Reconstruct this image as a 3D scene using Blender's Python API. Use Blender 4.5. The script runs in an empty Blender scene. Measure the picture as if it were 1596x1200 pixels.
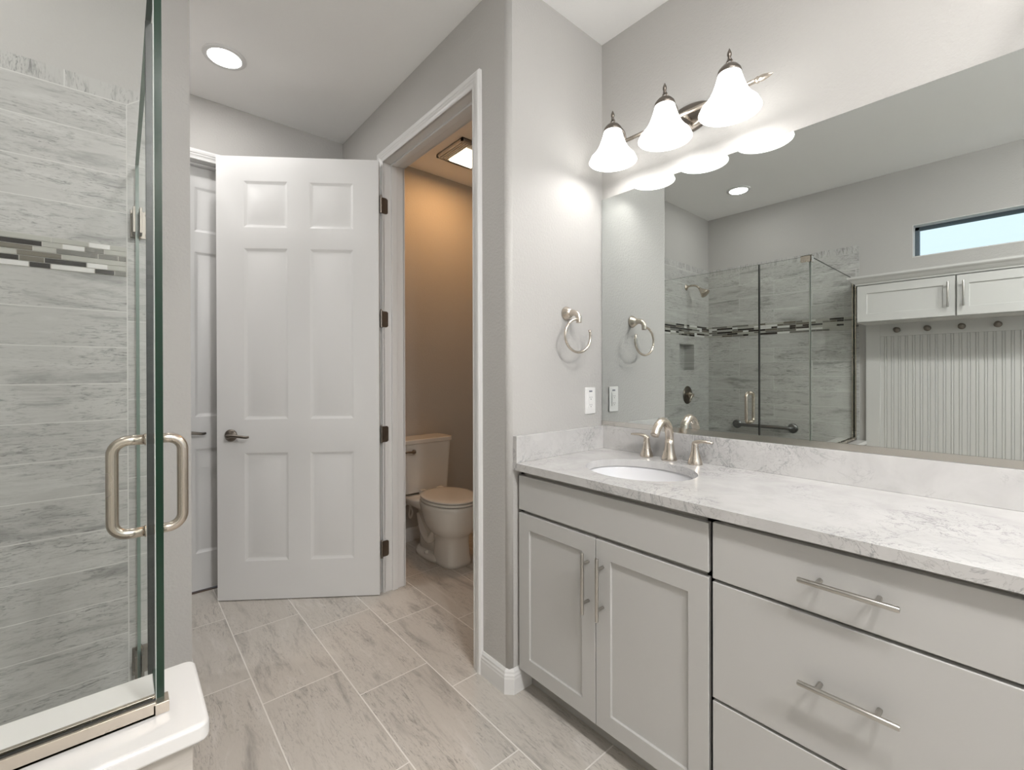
import bpy, bmesh, math, random
from mathutils import Vector, Matrix
random.seed(7)
PI = math.pi
SC = bpy.context.scene
COL = SC.collection

# ------------------------------------------------------------------ camera
F_PX, YAW, PITCH, ROLL, YC = 701.17, 0.7159256, -0.0025779, -0.0025135, 583.14
CAM_H = 1.25
cy, sy = math.cos(YAW), math.sin(YAW)
fw = Vector((sy, cy, 0)); rt = Vector((cy, -sy, 0)); up = Vector((0, 0, 1))
f2 = fw*math.cos(PITCH) + up*math.sin(PITCH); u2 = up*math.cos(PITCH) - fw*math.sin(PITCH)
r3 = rt*math.cos(ROLL) + u2*math.sin(ROLL); u3 = u2*math.cos(ROLL) - rt*math.sin(ROLL)
cam_d = bpy.data.cameras.new('camera')
cam_d.sensor_fit = 'HORIZONTAL'; cam_d.sensor_width = 36.0
cam_d.lens = F_PX/1596*36.0
cam_d.shift_y = -(600-YC)/1596
cam_d.clip_start = 0.02
cam = bpy.data.objects.new('camera', cam_d); COL.objects.link(cam)
m = Matrix((r3, u3, -f2)).transposed().to_4x4(); m.translation = (0, 0, CAM_H)
cam.matrix_world = m
SC.camera = cam

# ------------------------------------------------------------------ world, exposure
w = bpy.data.worlds.new('sky'); SC.world = w; w.use_nodes = True
bg = w.node_tree.nodes['Background']
bg.inputs[0].default_value = (0.72, 0.86, 1.0, 1); bg.inputs[1].default_value = .86
SC.view_settings.view_transform = 'Standard'; SC.view_settings.look = 'None'
SC.view_settings.gamma = 1.0; SC.view_settings.use_curve_mapping = False
SC.view_settings.exposure = 0.90
SC.cycles.max_bounces = 16; SC.cycles.diffuse_bounces = 8; SC.cycles.glossy_bounces = 8
SC.cycles.transparent_max_bounces = 16; SC.cycles.caustics_reflective = False
SC.cycles.sample_clamp_indirect = 6.0

# light strengths, lamps of the rooms plus added unseen fill lights
P_CAN = 1.5           # each recessed ceiling light (W)
P_FILL_HALL = 4.5     # added unseen light in the alcove behind the shower wall
P_FILL_NEAR = 10.0     # two unseen ones added as fill over the open floor
P_VANITY = 0.70       # each vanity bulb (W)
E_FILL_DOME = 66.0          # glow of the unseen dome added as fill behind the viewpoint
P_TOILET = 3.2        # fan light over the toilet (W)
E_SHADE = 1.6        # glow of a frosted glass shade
WHITE_LAMP = (1.0, 0.975, 0.955)
WARM_LAMP = (1.0, 0.50, 0.18)

# ------------------------------------------------------------------ materials
def new_mat(name):
    mt = bpy.data.materials.new(name); mt.use_nodes = True
    nt = mt.node_tree; b = nt.nodes['Principled BSDF']
    return mt, nt, b
def N(nt, typ, **kw):
    n = nt.nodes.new(typ)
    for k, v in kw.items(): setattr(n, k, v)
    return n
def L(nt, a, b): nt.links.new(a, b)
def math_n(nt, op, a, b=None, c=None):
    n = N(nt, 'ShaderNodeMath', operation=op)
    for i, v in enumerate((a, b, c)):
        if v is None: continue
        if isinstance(v, (int, float)): n.inputs[i].default_value = v
        else: L(nt, v, n.inputs[i])
    return n.outputs[0]
def pos(nt):
    g = N(nt, 'ShaderNodeNewGeometry'); s = N(nt, 'ShaderNodeSeparateXYZ')
    L(nt, g.outputs['Position'], s.inputs[0]); return s.outputs, g.outputs['Position']
def ramp(nt, fac, stops):
    r = N(nt, 'ShaderNodeValToRGB'); e = r.color_ramp.elements
    while len(e) < len(stops): e.new(0.5)
    for i, (p, c) in enumerate(stops):
        e[i].position = p; e[i].color = (*c, 1) if len(c) == 3 else c
    L(nt, fac, r.inputs[0]); return r.outputs[0]
def mix(nt, fac, a, b, blend='MIX'):
    n = N(nt, 'ShaderNodeMix', data_type='RGBA', blend_type=blend)
    for sock, v in ((n.inputs['Factor'], fac), (n.inputs[6], a), (n.inputs[7], b)):
        if isinstance(v, (int, float)): sock.default_value = v
        elif isinstance(v, tuple): sock.default_value = (*v, 1)
        else: L(nt, v, sock)
    return n.outputs[2]
def noise(nt, vec, scale, detail=4, rough=.55, dist=0.0):
    n = N(nt, 'ShaderNodeTexNoise'); n.inputs['Scale'].default_value = scale
    n.inputs['Detail'].default_value = detail; n.inputs['Roughness'].default_value = rough
    n.inputs['Distortion'].default_value = dist
    if vec is not None: L(nt, vec, n.inputs['Vector'])
    return n.outputs['Fac']
def bump(nt, b, h, strength, dist):
    n = N(nt, 'ShaderNodeBump'); n.inputs['Strength'].default_value = strength
    n.inputs['Distance'].default_value = dist; L(nt, h, n.inputs['Height']); L(nt, n.outputs[0], b.inputs['Normal'])
def plain(name, col, rough=.5, metal=0.0, spec=.5, bumpy=None, coat=0):
    mt, nt, b = new_mat(name)
    b.inputs['Base Color'].default_value = (*col, 1); b.inputs['Roughness'].default_value = rough
    b.inputs['Metallic'].default_value = metal; b.inputs['Specular IOR Level'].default_value = spec
    b.inputs['Coat Weight'].default_value = coat
    if bumpy:
        _, p = pos(nt); bump(nt, b, noise(nt, p, bumpy[0], 3), bumpy[1], bumpy[2])
    return mt
def metal(name, col, rough):
    mt, nt, b = new_mat(name); s, p = pos(nt)
    n = noise(nt, p, 9, 2)
    b.inputs['Base Color'].default_value = (*col, 1); b.inputs['Metallic'].default_value = 1
    L(nt, math_n(nt, 'MULTIPLY_ADD', n, .06, rough-.03), b.inputs['Roughness'])
    return mt
def emit(name, col, strength):
    mt = bpy.data.materials.new(name); mt.use_nodes = True; nt = mt.node_tree; nt.nodes.clear()
    e = N(nt, 'ShaderNodeEmission'); e.inputs[0].default_value = (*col, 1); e.inputs[1].default_value = strength
    o = N(nt, 'ShaderNodeOutputMaterial'); L(nt, e.outputs[0], o.inputs[0]); return mt

def stone(name, ua, va, pu, pv, u0, v0, shift, base, dark, light, grout, gw=.003, streak=1.0, rough=.38, grain='u'):
    """travertine-look porcelain tile: ua/va world axes along / across, pitch pu x pv, each row shifted."""
    mt, nt, b = new_mat(name); s, p = pos(nt)
    U, V = s[ua], s[va]
    vr = math_n(nt, 'DIVIDE', math_n(nt, 'SUBTRACT', V, v0), pv)
    row = math_n(nt, 'FLOOR', vr)
    ur = math_n(nt, 'DIVIDE', math_n(nt, 'SUBTRACT', math_n(nt, 'SUBTRACT', U, u0), math_n(nt, 'MULTIPLY', row, shift)), pu)
    colm = math_n(nt, 'FLOOR', ur)
    du = math_n(nt, 'MULTIPLY', math_n(nt, 'PINGPONG', ur, .5), pu)
    dv = math_n(nt, 'MULTIPLY', math_n(nt, 'PINGPONG', vr, .5), pv)
    d = math_n(nt, 'MINIMUM', du, dv)
    joint = N(nt, 'ShaderNodeMapRange'); L(nt, d, joint.inputs[0])
    joint.inputs[1].default_value = gw*.42; joint.inputs[2].default_value = gw*.62
    joint.inputs[3].default_value = 1; joint.inputs[4].default_value = 0
    cid = N(nt, 'ShaderNodeCombineXYZ'); L(nt, row, cid.inputs[0]); L(nt, colm, cid.inputs[1])
    wn = N(nt, 'ShaderNodeTexWhiteNoise', noise_dimensions='3D'); L(nt, cid.outputs[0], wn.inputs['Vector'])
    off = N(nt, 'ShaderNodeVectorMath', operation='SCALE'); L(nt, wn.outputs['Color'], off.inputs[0]); off.inputs['Scale'].default_value = 40
    g1, g2 = (U, V) if grain == 'u' else (V, U)
    def sv(a, c):
        cx = N(nt, 'ShaderNodeCombineXYZ'); L(nt, math_n(nt, 'MULTIPLY', g1, a), cx.inputs[0]); L(nt, math_n(nt, 'MULTIPLY', g2, c), cx.inputs[1])
        ad = N(nt, 'ShaderNodeVectorMath', operation='ADD'); L(nt, cx.outputs[0], ad.inputs[0]); L(nt, off.outputs[0], ad.inputs[1]); return ad.outputs[0]
    broad = noise(nt, sv(2.6, 13), 1.0, 6, .64, .6)
    fine = noise(nt, sv(12, 78), 1.0, 8, .72, .8)
    pits = noise(nt, sv(45, 190), 1.0, 6, .7, .6)
    patch = noise(nt, sv(3.5, 9), 1.0, 3, .5, .2)
    c = ramp(nt, broad, [(.30, tuple(x*.9 for x in dark)), (.45, base), (.55, base), (.68, light)])
    veins = ramp(nt, fine, [(.34, (1, 1, 1)), (.47, (0, 0, 0)), (1, (0, 0, 0))])
    pm = ramp(nt, patch, [(.36, (.12, .12, .12)), (.60, (1, 1, 1))])
    vm = math_n(nt, 'MULTIPLY', math_n(nt, 'MULTIPLY', veins, pm), .75*streak)
    c = mix(nt, vm, c, tuple(x*.62 for x in dark))
    pt = ramp(nt, pits, [(.36, (1, 1, 1)), (.46, (0, 0, 0)), (1, (0, 0, 0))])
    c = mix(nt, math_n(nt, 'MULTIPLY', math_n(nt, 'MULTIPLY', pt, pm), .6*streak), c, tuple(x*.5 for x in dark))
    tone = math_n(nt, 'MULTIPLY_ADD', wn.outputs['Value'], .10, .95)
    tc = N(nt, 'ShaderNodeVectorMath', operation='SCALE'); L(nt, c, tc.inputs[0]); L(nt, tone, tc.inputs['Scale'])
    c = mix(nt, joint.outputs[0], tc.outputs[0], grout)
    L(nt, c, b.inputs['Base Color'])
    L(nt, math_n(nt, 'MULTIPLY_ADD', joint.outputs[0], .4, rough), b.inputs['Roughness'])
    h = math_n(nt, 'SUBTRACT', math_n(nt, 'MULTIPLY', fine, .15), joint.outputs[0])
    bump(nt, b, h, .35, .0015)
    return mt

M = {}
M['paint'] = plain('wall_paint', (.51, .50, .482), .55, spec=.35, bumpy=(95, .4, .004))
M['paint_toilet'] = M['paint']
M['ceil'] = plain('ceiling_paint', (.95, .948, .942), .8, spec=.2, bumpy=(120, .15, .004))
M['trim'] = plain('white_trim_paint', (.73, .727, .72), .32)
M['door'] = plain('white_door_paint', (.70, .70, .695), .36)
M['cab'] = plain('cabinet_paint', (.515, .511, .497), .36)
M['cabw'] = plain('white_cabinet_paint', (.62, .618, .60), .36)
M['gap'] = plain('cabinet_box_paint', (.42, .41, .385), .5)
M['nickel'] = metal('brushed_nickel', (.62, .555, .48), .27)
M['nickel_d'] = metal('satin_nickel_hinge', (.22, .195, .17), .30)
M['steel'] = metal('brushed_steel', (.52, .50, .465), .30)
M['steel_d'] = metal('dark_brushed_steel', (.20, .20, .20), .32)
M['bronze'] = metal('dark_nickel', (.16, .14, .12), .25)
M['hinge_plate'] = metal('satin_hinge_plate', (.24, .22, .195), .42)
M['chrome'] = metal('polished_nickel', (.72, .70, .66), .12)
M['porcelain'] = plain('porcelain', (.80, .78, .74), .12, coat=.3)
M['sinkw'] = plain('sink_porcelain', (.74, .74, .755), .1, coat=.3)
M['plastic'] = plain('white_plastic', (.86, .855, .84), .3)
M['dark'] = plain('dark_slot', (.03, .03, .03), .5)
M['sticker'] = plain('grey_label', (.22, .23, .27), .6)
M['cap'] = plain('cultured_marble', (.74, .73, .715), .18, coat=.2)
M['seal'] = plain('dark_seal', (.012, .014, .014), .35)
M['silicone'] = plain('clear_silicone', (.62, .66, .63), .3)
M['frame'] = plain('window_frame_dark', (.10, .13, .155), .4)
M['wood'] = plain('brown_floor_wood', (.10, .055, .03), .5)
M['shade'] = None
def shade_mat():
    mt, nt, b = new_mat('frosted_shade_glass')
    b.inputs['Base Color'].default_value = (.9, .9, .89, 1); b.inputs['Roughness'].default_value = .35
    b.inputs['Emission Color'].default_value = (1, .985, .96, 1); b.inputs['Emission Strength'].default_value = E_SHADE
    return mt
M['shade'] = shade_mat()
M['bulb'] = emit('bulb_glow', (1, .97, .92), 5)
M['lens'] = emit('can_lens_glow', (1, .98, .95), 6)
M['lens_warm'] = emit('warm_lens_glow', (1, .88, .62), 2.2)

def glass_mat():
    mt = bpy.data.materials.new('clear_glass'); mt.use_nodes = True; nt = mt.node_tree; nt.nodes.clear()
    t = N(nt, 'ShaderNodeBsdfTransparent'); t.inputs[0].default_value = (.985, .993, .987, 1)
    g = N(nt, 'ShaderNodeBsdfGlossy'); g.inputs['Roughness'].default_value = 0.0; g.inputs[0].default_value = (.9, .95, .93, 1)
    fr = N(nt, 'ShaderNodeFresnel'); fr.inputs[0].default_value = 1.42
    geo = N(nt, 'ShaderNodeNewGeometry')
    # front side only reflects, so a pane reflects once and not four times
    fac = math_n(nt, 'MULTIPLY', math_n(nt, 'MINIMUM', fr.outputs[0], .07), math_n(nt, 'SUBTRACT', 1.0, geo.outputs['Backfacing']))
    mx = N(nt, 'ShaderNodeMixShader'); L(nt, fac, mx.inputs[0]); L(nt, t.outputs[0], mx.inputs[1]); L(nt, g.outputs[0], mx.inputs[2])
    o = N(nt, 'ShaderNodeOutputMaterial'); L(nt, mx.outputs[0], o.inputs[0]); return mt
M['glass'] = glass_mat()
M['glass_edge_pale'] = plain('pale_glass_edge', (.16, .22, .19), .2)
M['glass_edge'] = plain('green_glass_edge', (.002, .024, .011), .12)
def mirror_mat():
    mt, nt, b = new_mat('silvered_mirror'); b.inputs['Metallic'].default_value = 1
    b.inputs['Roughness'].default_value = 0.0
    b.inputs['Base Color'].default_value = (.705, .735, .72, 1); return mt
M['mirror'] = mirror_mat()

def quartz():
    mt, nt, b = new_mat('veined_quartz'); s, p = pos(nt)
    n1 = noise(nt, p, 7.0, 6, .62, 1.6); n2 = noise(nt, p, 3.2, 3, .5, .4); n3 = noise(nt, p, 26, 5, .65, 1.2)
    v1 = ramp(nt, math_n(nt, 'ABSOLUTE', math_n(nt, 'SUBTRACT', n1, .5)), [(0, (1, 1, 1)), (.016, (0, 0, 0)), (1, (0, 0, 0))])
    v2 = ramp(nt, math_n(nt, 'ABSOLUTE', math_n(nt, 'SUBTRACT', n3, .52)), [(0, (1, 1, 1)), (.022, (0, 0, 0)), (1, (0, 0, 0))])
    msk = ramp(nt, n2, [(.47, (0, 0, 0)), (.60, (1, 1, 1))])
    c = mix(nt, math_n(nt, 'MULTIPLY', v1, msk), (.585, .577, .567), (.33, .33, .33))
    c = mix(nt, math_n(nt, 'MULTIPLY', math_n(nt, 'MULTIPLY', v2, msk), .7), c, (.37, .365, .36))
    cl = ramp(nt, noise(nt, p, 9, 4, .6, .5), [(.35, (.90, .90, .90)), (.6, (1, 1, 1))])
    c = mix(nt, 1.0, c, cl, 'MULTIPLY')
    L(nt, c, b.inputs['Base Color']); b.inputs['Roughness'].default_value = .16
    return mt
M['quartz'] = quartz()

FB, FD, FL, FG = (.53, .496, .45), (.375, .348, .315), (.605, .573, .533), (.74, .71, .67)
M['floor'] = stone('floor_tile', 1, 0, .594, .297, 1.902, .4, -.196, FB, FD, FL, FG, .0045, 1.0, .33)
WB, WD, WL, WG = (.515, .513, .495), (.345, .342, .33), (.60, .598, .58), (.65, .646, .625)
M['wt_lo_end'] = stone('shower_tile_lower_end', 0, 2, 6.0, .1285, -3.5, 1.4735, 0.0, WB, WD, WL, WG, .0032, 1.25)
M['wt_hi_end'] = stone('shower_tile_upper_end', 0, 2, 6.0, .1310, -3.5, 1.8300, 0.0, WB, WD, WL, WG, .0032, 1.25)
M['wt_lo_back'] = stone('shower_tile_lower_back', 1, 2, .61, .1285, .62, 1.4735, .305, WB, WD, WL, WG, .0032, 1.25)
M['wt_hi_back'] = stone('shower_tile_upper_back', 1, 2, .61, .1310, .62, 1.8300, .305, WB, WD, WL, WG, .0032, 1.25)
M['bt_top_end'] = stone('border_tile_top_end', 0, 2, .30, 4.0, -.14, .5, 0, WB, WD, WL, WG, .0032, 1.6, .38, 'v')
M['bt_top_back'] = stone('border_tile_top_back', 1, 2, .30, 4.0, 1.24, .5, 0, WB, WD, WL, WG, .0032, 1.6, .38, 'v')
M['bt_col'] = stone('border_tile_column', 0, 2, 6.0, .284, -3.5, 2.009, 0, WB, WD, WL, WG, .0032)
M['curb'] = stone('curb_tile', 0, 2, .6, .9, .0, -.1, 0, FB, FD, FL, FG, .003)
M['shower_floor'] = stone('shower_floor_tile', 0, 1, .05, .05, 0, 0, 0, WB, WD, WL, WG, .003)
M['mos_dark'] = plain('mosaic_dark_glass', (.030, .026, .024), .08)
M['mos_taupe'] = plain('mosaic_taupe_glass', (.17, .155, .125), .12)
M['mos_grey'] = plain('mosaic_grey_glass', (.20, .195, .18), .12)
M['mos_pale'] = plain('mosaic_pale_glass', (.46, .46, .42), .15)
M['mos_white'] = plain('mosaic_white_marble', (.76, .755, .74), .2)
M['mos_grout'] = plain('mosaic_grout', (.52, .51, .47), .7)

# ------------------------------------------------------------------ mesh helpers
def W(o):
    mw = o.matrix_basis.copy()
    return W(o.parent) @ mw if o.parent else mw
def obj(name, bm, mat, parent=None, smooth=False, bevel=0, seg=2, local=False, sub=0):
    bmesh.ops.recalc_face_normals(bm, faces=bm.faces)
    me = bpy.data.meshes.new(name); bm.to_mesh(me); bm.free()
    mats = mat if isinstance(mat, (list, tuple)) else [mat]
    for k in mats: me.materials.append(k)
    o = bpy.data.objects.new(name, me); COL.objects.link(o)
    if parent is not None:
        o.parent = parent
        if not local: me.transform(W(parent).inverted())
    if smooth:
        for f in me.polygons: f.use_smooth = True
    if bevel:
        b = o.modifiers.new('bevel', 'BEVEL'); b.width = bevel; b.segments = seg; b.limit_method = 'ANGLE'; b.angle_limit = math.radians(40)
        if not smooth:
            for f in me.polygons: f.use_smooth = True
            b.harden_normals = True
    if sub:
        s = o.modifiers.new('sub', 'SUBSURF'); s.levels = sub; s.render_levels = sub
    return o
def tag(o, label=None, cat=None, group=None, kind=None):
    if label: o['label'] = label
    if cat: o['category'] = cat
    if group: o['group'] = group
    if kind: o['kind'] = kind
    return o
def thing(name, loc, label, cat, group=None, kind=None, rotz=0):
    o = bpy.data.objects.new(name, None); COL.objects.link(o); o.location = loc; o.rotation_euler = (0, 0, rotz)
    o.empty_display_size = .05
    return tag(o, label, cat, group, kind)
def dup(root, loc, label, group=None):
    r = root.copy(); COL.objects.link(r); r.location = loc; r['label'] = label
    if group: r['group'] = group
    for ch in list(root.children):
        c = ch.copy(); COL.objects.link(c); c.parent = r
        for g in list(ch.children):
            d = g.copy(); COL.objects.link(d); d.parent = c
    return r
def BM(): return bmesh.new()
def box(bm, x0, x1, y0, y1, z0, z1, mi=0):
    v = [bm.verts.new(p) for p in ((x0,y0,z0),(x1,y0,z0),(x1,y1,z0),(x0,y1,z0),(x0,y0,z1),(x1,y0,z1),(x1,y1,z1),(x0,y1,z1))]
    for q in ((0,3,2,1),(4,5,6,7),(0,1,5,4),(1,2,6,5),(2,3,7,6),(3,0,4,7)):
        f = bm.faces.new([v[i] for i in q]); f.material_index = mi
    return bm
def boxes(*bs):
    bm = BM()
    for b in bs: box(bm, *b)
    return bm
def prism(bm, pts, fn, a0, a1, mi=0):
    """extrude 2-D outline pts between a0 and a1; fn(p, a) -> xyz"""
    lo = [bm.verts.new(fn(p, a0)) for p in pts]; hi = [bm.verts.new(fn(p, a1)) for p in pts]
    n = len(pts)
    fs = [bm.faces.new(lo), bm.faces.new(hi)] + [bm.faces.new((lo[i], lo[(i+1) % n], hi[(i+1) % n], hi[i])) for i in range(n)]
    for f in fs: f.material_index = mi
    return bm
ZP = lambda p, a: (p[0], p[1], a)
def loft(bm, rings, cap0=True, cap1=True, mi=0):
    vs = [[bm.verts.new(p) for p in r] for r in rings]; n = len(vs[0])
    for a, b in zip(vs[:-1], vs[1:]):
        for i in range(n):
            f = bm.faces.new((a[i], a[(i+1) % n], b[(i+1) % n], b[i])); f.material_index = mi
    if cap0: bm.faces.new(vs[0]).material_index = mi
    if cap1: bm.faces.new(vs[-1]).material_index = mi
    return bm
def lathe(bm, prof, c=(0,0,0), axis=(0,0,1), n=32, cap=True, mi=0):
    """prof: list of (r, h) along axis from c"""
    ax = Vector(axis).normalized(); q = ax.to_track_quat('Z', 'Y'); c = Vector(c)
    rings = []
    for r, h in prof:
        rings.append([c + q @ Vector((max(r, 1e-5)*math.cos(2*PI*i/n), max(r, 1e-5)*math.sin(2*PI*i/n), h)) for i in range(n)])
    return loft(bm, rings, cap, cap, mi)
def tube(bm, pts, rad, n=14, cap=True, flat=None, closed=False):
    """tube along pts; rad a number or one per point; flat = (sx, sy) squashes the section"""
    P = [Vector(p) for p in pts]; k = len(P); R = rad if isinstance(rad, (list, tuple)) else [rad]*k
    rings = []; nrm = None
    for i in range(k):
        t = (P[min(i+1, k-1)] - P[max(i-1, 0)]).normalized()
        if nrm is None:
            a = Vector((0, 0, 1)) if abs(t.z) < .9 else Vector((1, 0, 0))
            nrm = (a - t*a.dot(t)).normalized()
        else:
            nrm = (nrm - t*nrm.dot(t)).normalized()
        bn = t.cross(nrm)
        fx, fy = flat if flat else (1, 1)
        rings.append([P[i] + (nrm*math.cos(2*PI*j/n)*fy + bn*math.sin(2*PI*j/n)*fx)*R[i] for j in range(n)])
    return loft(bm, rings, cap, cap)
def arc(c, r, a0, a1, n, u, v):
    c, u, v = Vector(c), Vector(u), Vector(v)
    return [c + u*r*math.cos(a0+(a1-a0)*i/n) + v*r*math.sin(a0+(a1-a0)*i/n) for i in range(n+1)]
def curve(pts, n=8):
    """Catmull-Rom through pts"""
    P = [Vector(p) for p in pts]; P = [P[0]*2-P[1]] + P + [P[-1]*2-P[-2]]; out = []
    for i in range(1, len(P)-2):
        for j in range(n):
            t = j/n; a, b, c, d = P[i-1:i+3]
            out.append(.5*((2*b) + (c-a)*t + (2*a-5*b+4*c-d)*t*t + (3*b-a-3*c+d)*t**3))
    return out + [P[-2]]
def interp(vals, n=8):
    return [v[0] for v in curve([(x, 0, 0) for x in vals], n)]
def sell(cx, cy_, rx, ry, z, e=2.4, n=40, ryb=None):
    """superellipse ring; ryb = other half-length on the +y side"""
    out = []
    for i in range(n):
        a = 2*PI*i/n; c, s = math.cos(a), math.sin(a)
        yy = (ryb if (ryb and s > 0) else ry)
        out.append((cx + rx*math.copysign(abs(c)**(2/e), c), cy_ + yy*math.copysign(abs(s)**(2/e), s), z))
    return out
def sweep_profile(bm, path, prof, close_ends=True):
    """path: list of 3-D points already mitred per profile point: path[k] = fn(profile point) -> xyz"""
    rings = [[fn(p) for p in prof] for fn in path]
    return loft(bm, rings, close_ends, close_ends)
def base_run(name, path, label, parent=None, h=.095):
    """baseboard along a 2-D path on the room side of a wall, room to the LEFT of travel"""
    prof = [(0, 0), (.014, 0), (.014, h*.62), (.0125, h*.68), (.0125, h*.76), (.010, h*.82), (.0095, h*.90), (.006, h*.96), (.004, h), (0, h)]
    n = len(path); offs = []
    for i in range(n):
        d0 = (Vector(path[i]) - Vector(path[i-1])).normalized() if i > 0 else None
        d1 = (Vector(path[i+1]) - Vector(path[i])).normalized() if i < n-1 else None
        if d0 is None: d0 = d1
        if d1 is None: d1 = d0
        n0, n1 = Vector((-d0.y, d0.x)), Vector((-d1.y, d1.x))
        mv = (n0+n1).normalized(); offs.append(mv / max(.3, mv.dot(n0)))
    fns = [(lambda p, q=Vector(path[i]), o=offs[i]: (q.x + o.x*p[0], q.y + o.y*p[0], p[1])) for i in range(n)]
    o = obj(name, sweep_profile(BM(), fns, prof), M['trim'], parent)
    tag(o, label, 'baseboard', kind='structure'); return o

# ------------------------------------------------------------------ room constants
XR, XL = 1.72, -1.10            # mirror wall, window wall
XP = 1.135                      # face of the toilet-room wall
YS, YF, YB = 1.325, 3.04, -1.9  # towel-ring wall, far wall, wall behind the camera
YW = 2.15                       # stub wall of the shower (painted face); tile face 1 cm in front
ZC = 2.795
XQ = 2.5                        # far side of the toilet room
T = .12

def struct(name, bm, mat, label, cat, **kw):
    return tag(obj(name, bm, mat, **kw), label, cat, kind='structure')

struct('floor', boxes((XL-T, XQ+T, YB-T, YF+.9, -.1, 0)), M['floor'], 'stone-look floor tiles laid in a third-offset bond', 'floor')
struct('ceiling', boxes((XL-T, XQ+T, YB-T, YF+T, ZC, ZC+.1)), M['ceil'], 'smooth white ceiling over the whole bathroom', 'ceiling')
struct('wall_right', boxes((XR, XR+T, YB-T, YS, 0, ZC)), M['paint'], 'greige painted wall behind the big mirror and vanity light', 'wall')
BWX0, BWX1, BWZ0, BWZ1 = .30, 1.60, .95, 2.30  # opening of the added fill window
struct('wall_back', boxes((XL-T, BWX0, YB-T, YB, 0, ZC), (BWX1, XR, YB-T, YB, 0, ZC), (BWX0, BWX1, YB-T, YB, 0, BWZ0), (BWX0, BWX1, YB-T, YB, BWZ1, ZC)), M['paint'], 'greige wall behind the viewpoint', 'wall')
# window wall with its opening
WY0, WY1, WZ0, WZ1 = -.62, .58, 2.118, 2.36
struct('wall_left', boxes((XL-T, XL, YB, WY0, 0, ZC), (XL-T, XL, WY1, YF+T, 0, ZC), (XL-T, XL, WY0, WY1, 0, WZ0), (XL-T, XL, WY0, WY1, WZ1, ZC)),
       M['paint'], 'greige painted wall with the high window and coat hooks', 'wall')
# far wall with the closed door's opening
DX0, DX1, DZ = .19, .97, 2.44
struct('wall_far', boxes((XL, DX0-.02, YF, YF+T, 0, ZC), (DX1+.02, XQ+T, YF, YF+T, 0, ZC), (DX0-.02, DX1+.02, YF, YF+T, DZ+.02, ZC)),
       M['paint'], 'greige wall at the far end, carrying the closed door', 'wall')
# towel-ring wall + toilet-room wall: one L with a rounded outer corner
OY0, OY1, OZ = 1.548, 2.412, 2.452
bm = BM()
rc = .022
corner = [(XP + rc - rc*math.cos(a), YS + rc - rc*math.sin(a)) for a in [PI/2*i/8 for i in range(9)]]
prism(bm, corner + [(XR+T, YS), (XR+T, YS+T), (XP+T, YS+T), (XP+T, OY0-.018), (XP, OY0-.018)], ZP, 0, ZC)
box(bm, XP, XP+T, OY0-.018, OY1+.018, OZ+.018, ZC); box(bm, XP, XP+T, OY1+.018, YF, 0, ZC)
o = struct('wall_partition', bm, M['paint'], 'greige wall with rounded corner around the toilet-room doorway', 'wall')
for f in o.data.polygons: f.use_smooth = abs(f.normal.z) < .1 and f.area < .05
struct('wall_toilet_side', boxes((XQ, XQ+T, YS, YF, 0, ZC), (XR+T, XQ, YS, YS+T, 0, ZC)), M['paint'], 'side and front walls inside the toilet room', 'wall')

# shower stub wall with the niche opening
NX0, NX1, NZ0, NZ1 = -.79, -.505, 1.27, 1.527
SX = .207
def framed(bm, x0, x1, y0, y1, z0, z1):
    box(bm, x0, NX0, y0, y1, z0, z1); box(bm, NX1, x1, y0, y1, z0, z1)
    if z0 < NZ0: box(bm, NX0, NX1, y0, y1, z0, NZ0)
    if z1 > NZ1: box(bm, NX0, NX1, y0, y1, NZ1, z1)
bm = BM(); framed(bm, XL, SX, YW, YW+T, 0, ZC)
struct('wall_shower', bm, M['paint'], 'painted stub wall at the shower head end', 'wall')

# tile cladding
TY, TX, TOP = YW-.01, XL+.01, 2.28
BZ0, BZ1 = 1.600, 1.706
bm = BM(); MITX = .019
for z0, z1, mi in ((0, NZ0, 0), (NZ0, NZ1, 0), (NZ1, 1.65, 0), (1.65, 2.222, 1)):
    if mi == 0 and z0 == NZ0:
        box(bm, XL+.01, NX0, TY, YW, z0, z1, mi); box(bm, NX1, MITX, TY, YW, z0, z1, mi)
    else: box(bm, XL+.01, MITX, TY, YW, z0, z1, mi)
tile_end = struct('wall_tile_end', bm, [M['wt_lo_end'], M['wt_hi_end']], 'grey stone-look shower tile behind the shower head', 'wall tile')
bm = BM()
prism(bm, [(XL+.01, 2.222), (MITX, 2.222), (.088, TOP), (XL+.01, TOP)], lambda p, a: (p[0], a, p[1]), TY, YW, 0)
prism(bm, [(MITX, 0), (.088, 0), (.088, TOP), (MITX, 2.222)], lambda p, a: (p[0], a, p[1]), TY, YW, 1)
obj('border_tile', bm, [M['bt_top_end'], M['bt_col']], tile_end)
bm = BM(); nd = .09; q_ = .006
box(bm, NX0+.0005, NX0+q_, TY+.0002, YW+nd, NZ0+.0005, NZ1-.0005); box(bm, NX1-q_, NX1-.0005, TY+.0002, YW+nd, NZ0+.0005, NZ1-.0005)
box(bm, NX0+q_, NX1-q_, TY+.0002, YW+nd, NZ0+.0005, NZ0+q_); box(bm, NX0+q_, NX1-q_, TY+.0002, YW+nd, NZ1-q_, NZ1-.0005); box(bm, NX0+.0005, NX1-.0005, YW+nd, YW+nd+.008, NZ0+.0005, NZ1-.0005)
obj('niche', bm, M['wt_lo_end'], tile_end)
bm = boxes((MITX-.0016, MITX+.0016, TY-.0004, TY, 0, 2.222), (XL+.011, MITX, TY-.0004, TY, 2.2204, 2.2236))
prism(bm, [(MITX, 2.2204), (MITX+.002, 2.2204), (.088, TOP-.002), (.088, TOP), (MITX, 2.2236)], lambda p, a: (p[0], a, p[1]), TY-.0004, TY)
obj('grout_line', bm, plain('wall_grout', WG, .7), tile_end)
TEND = .905
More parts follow.
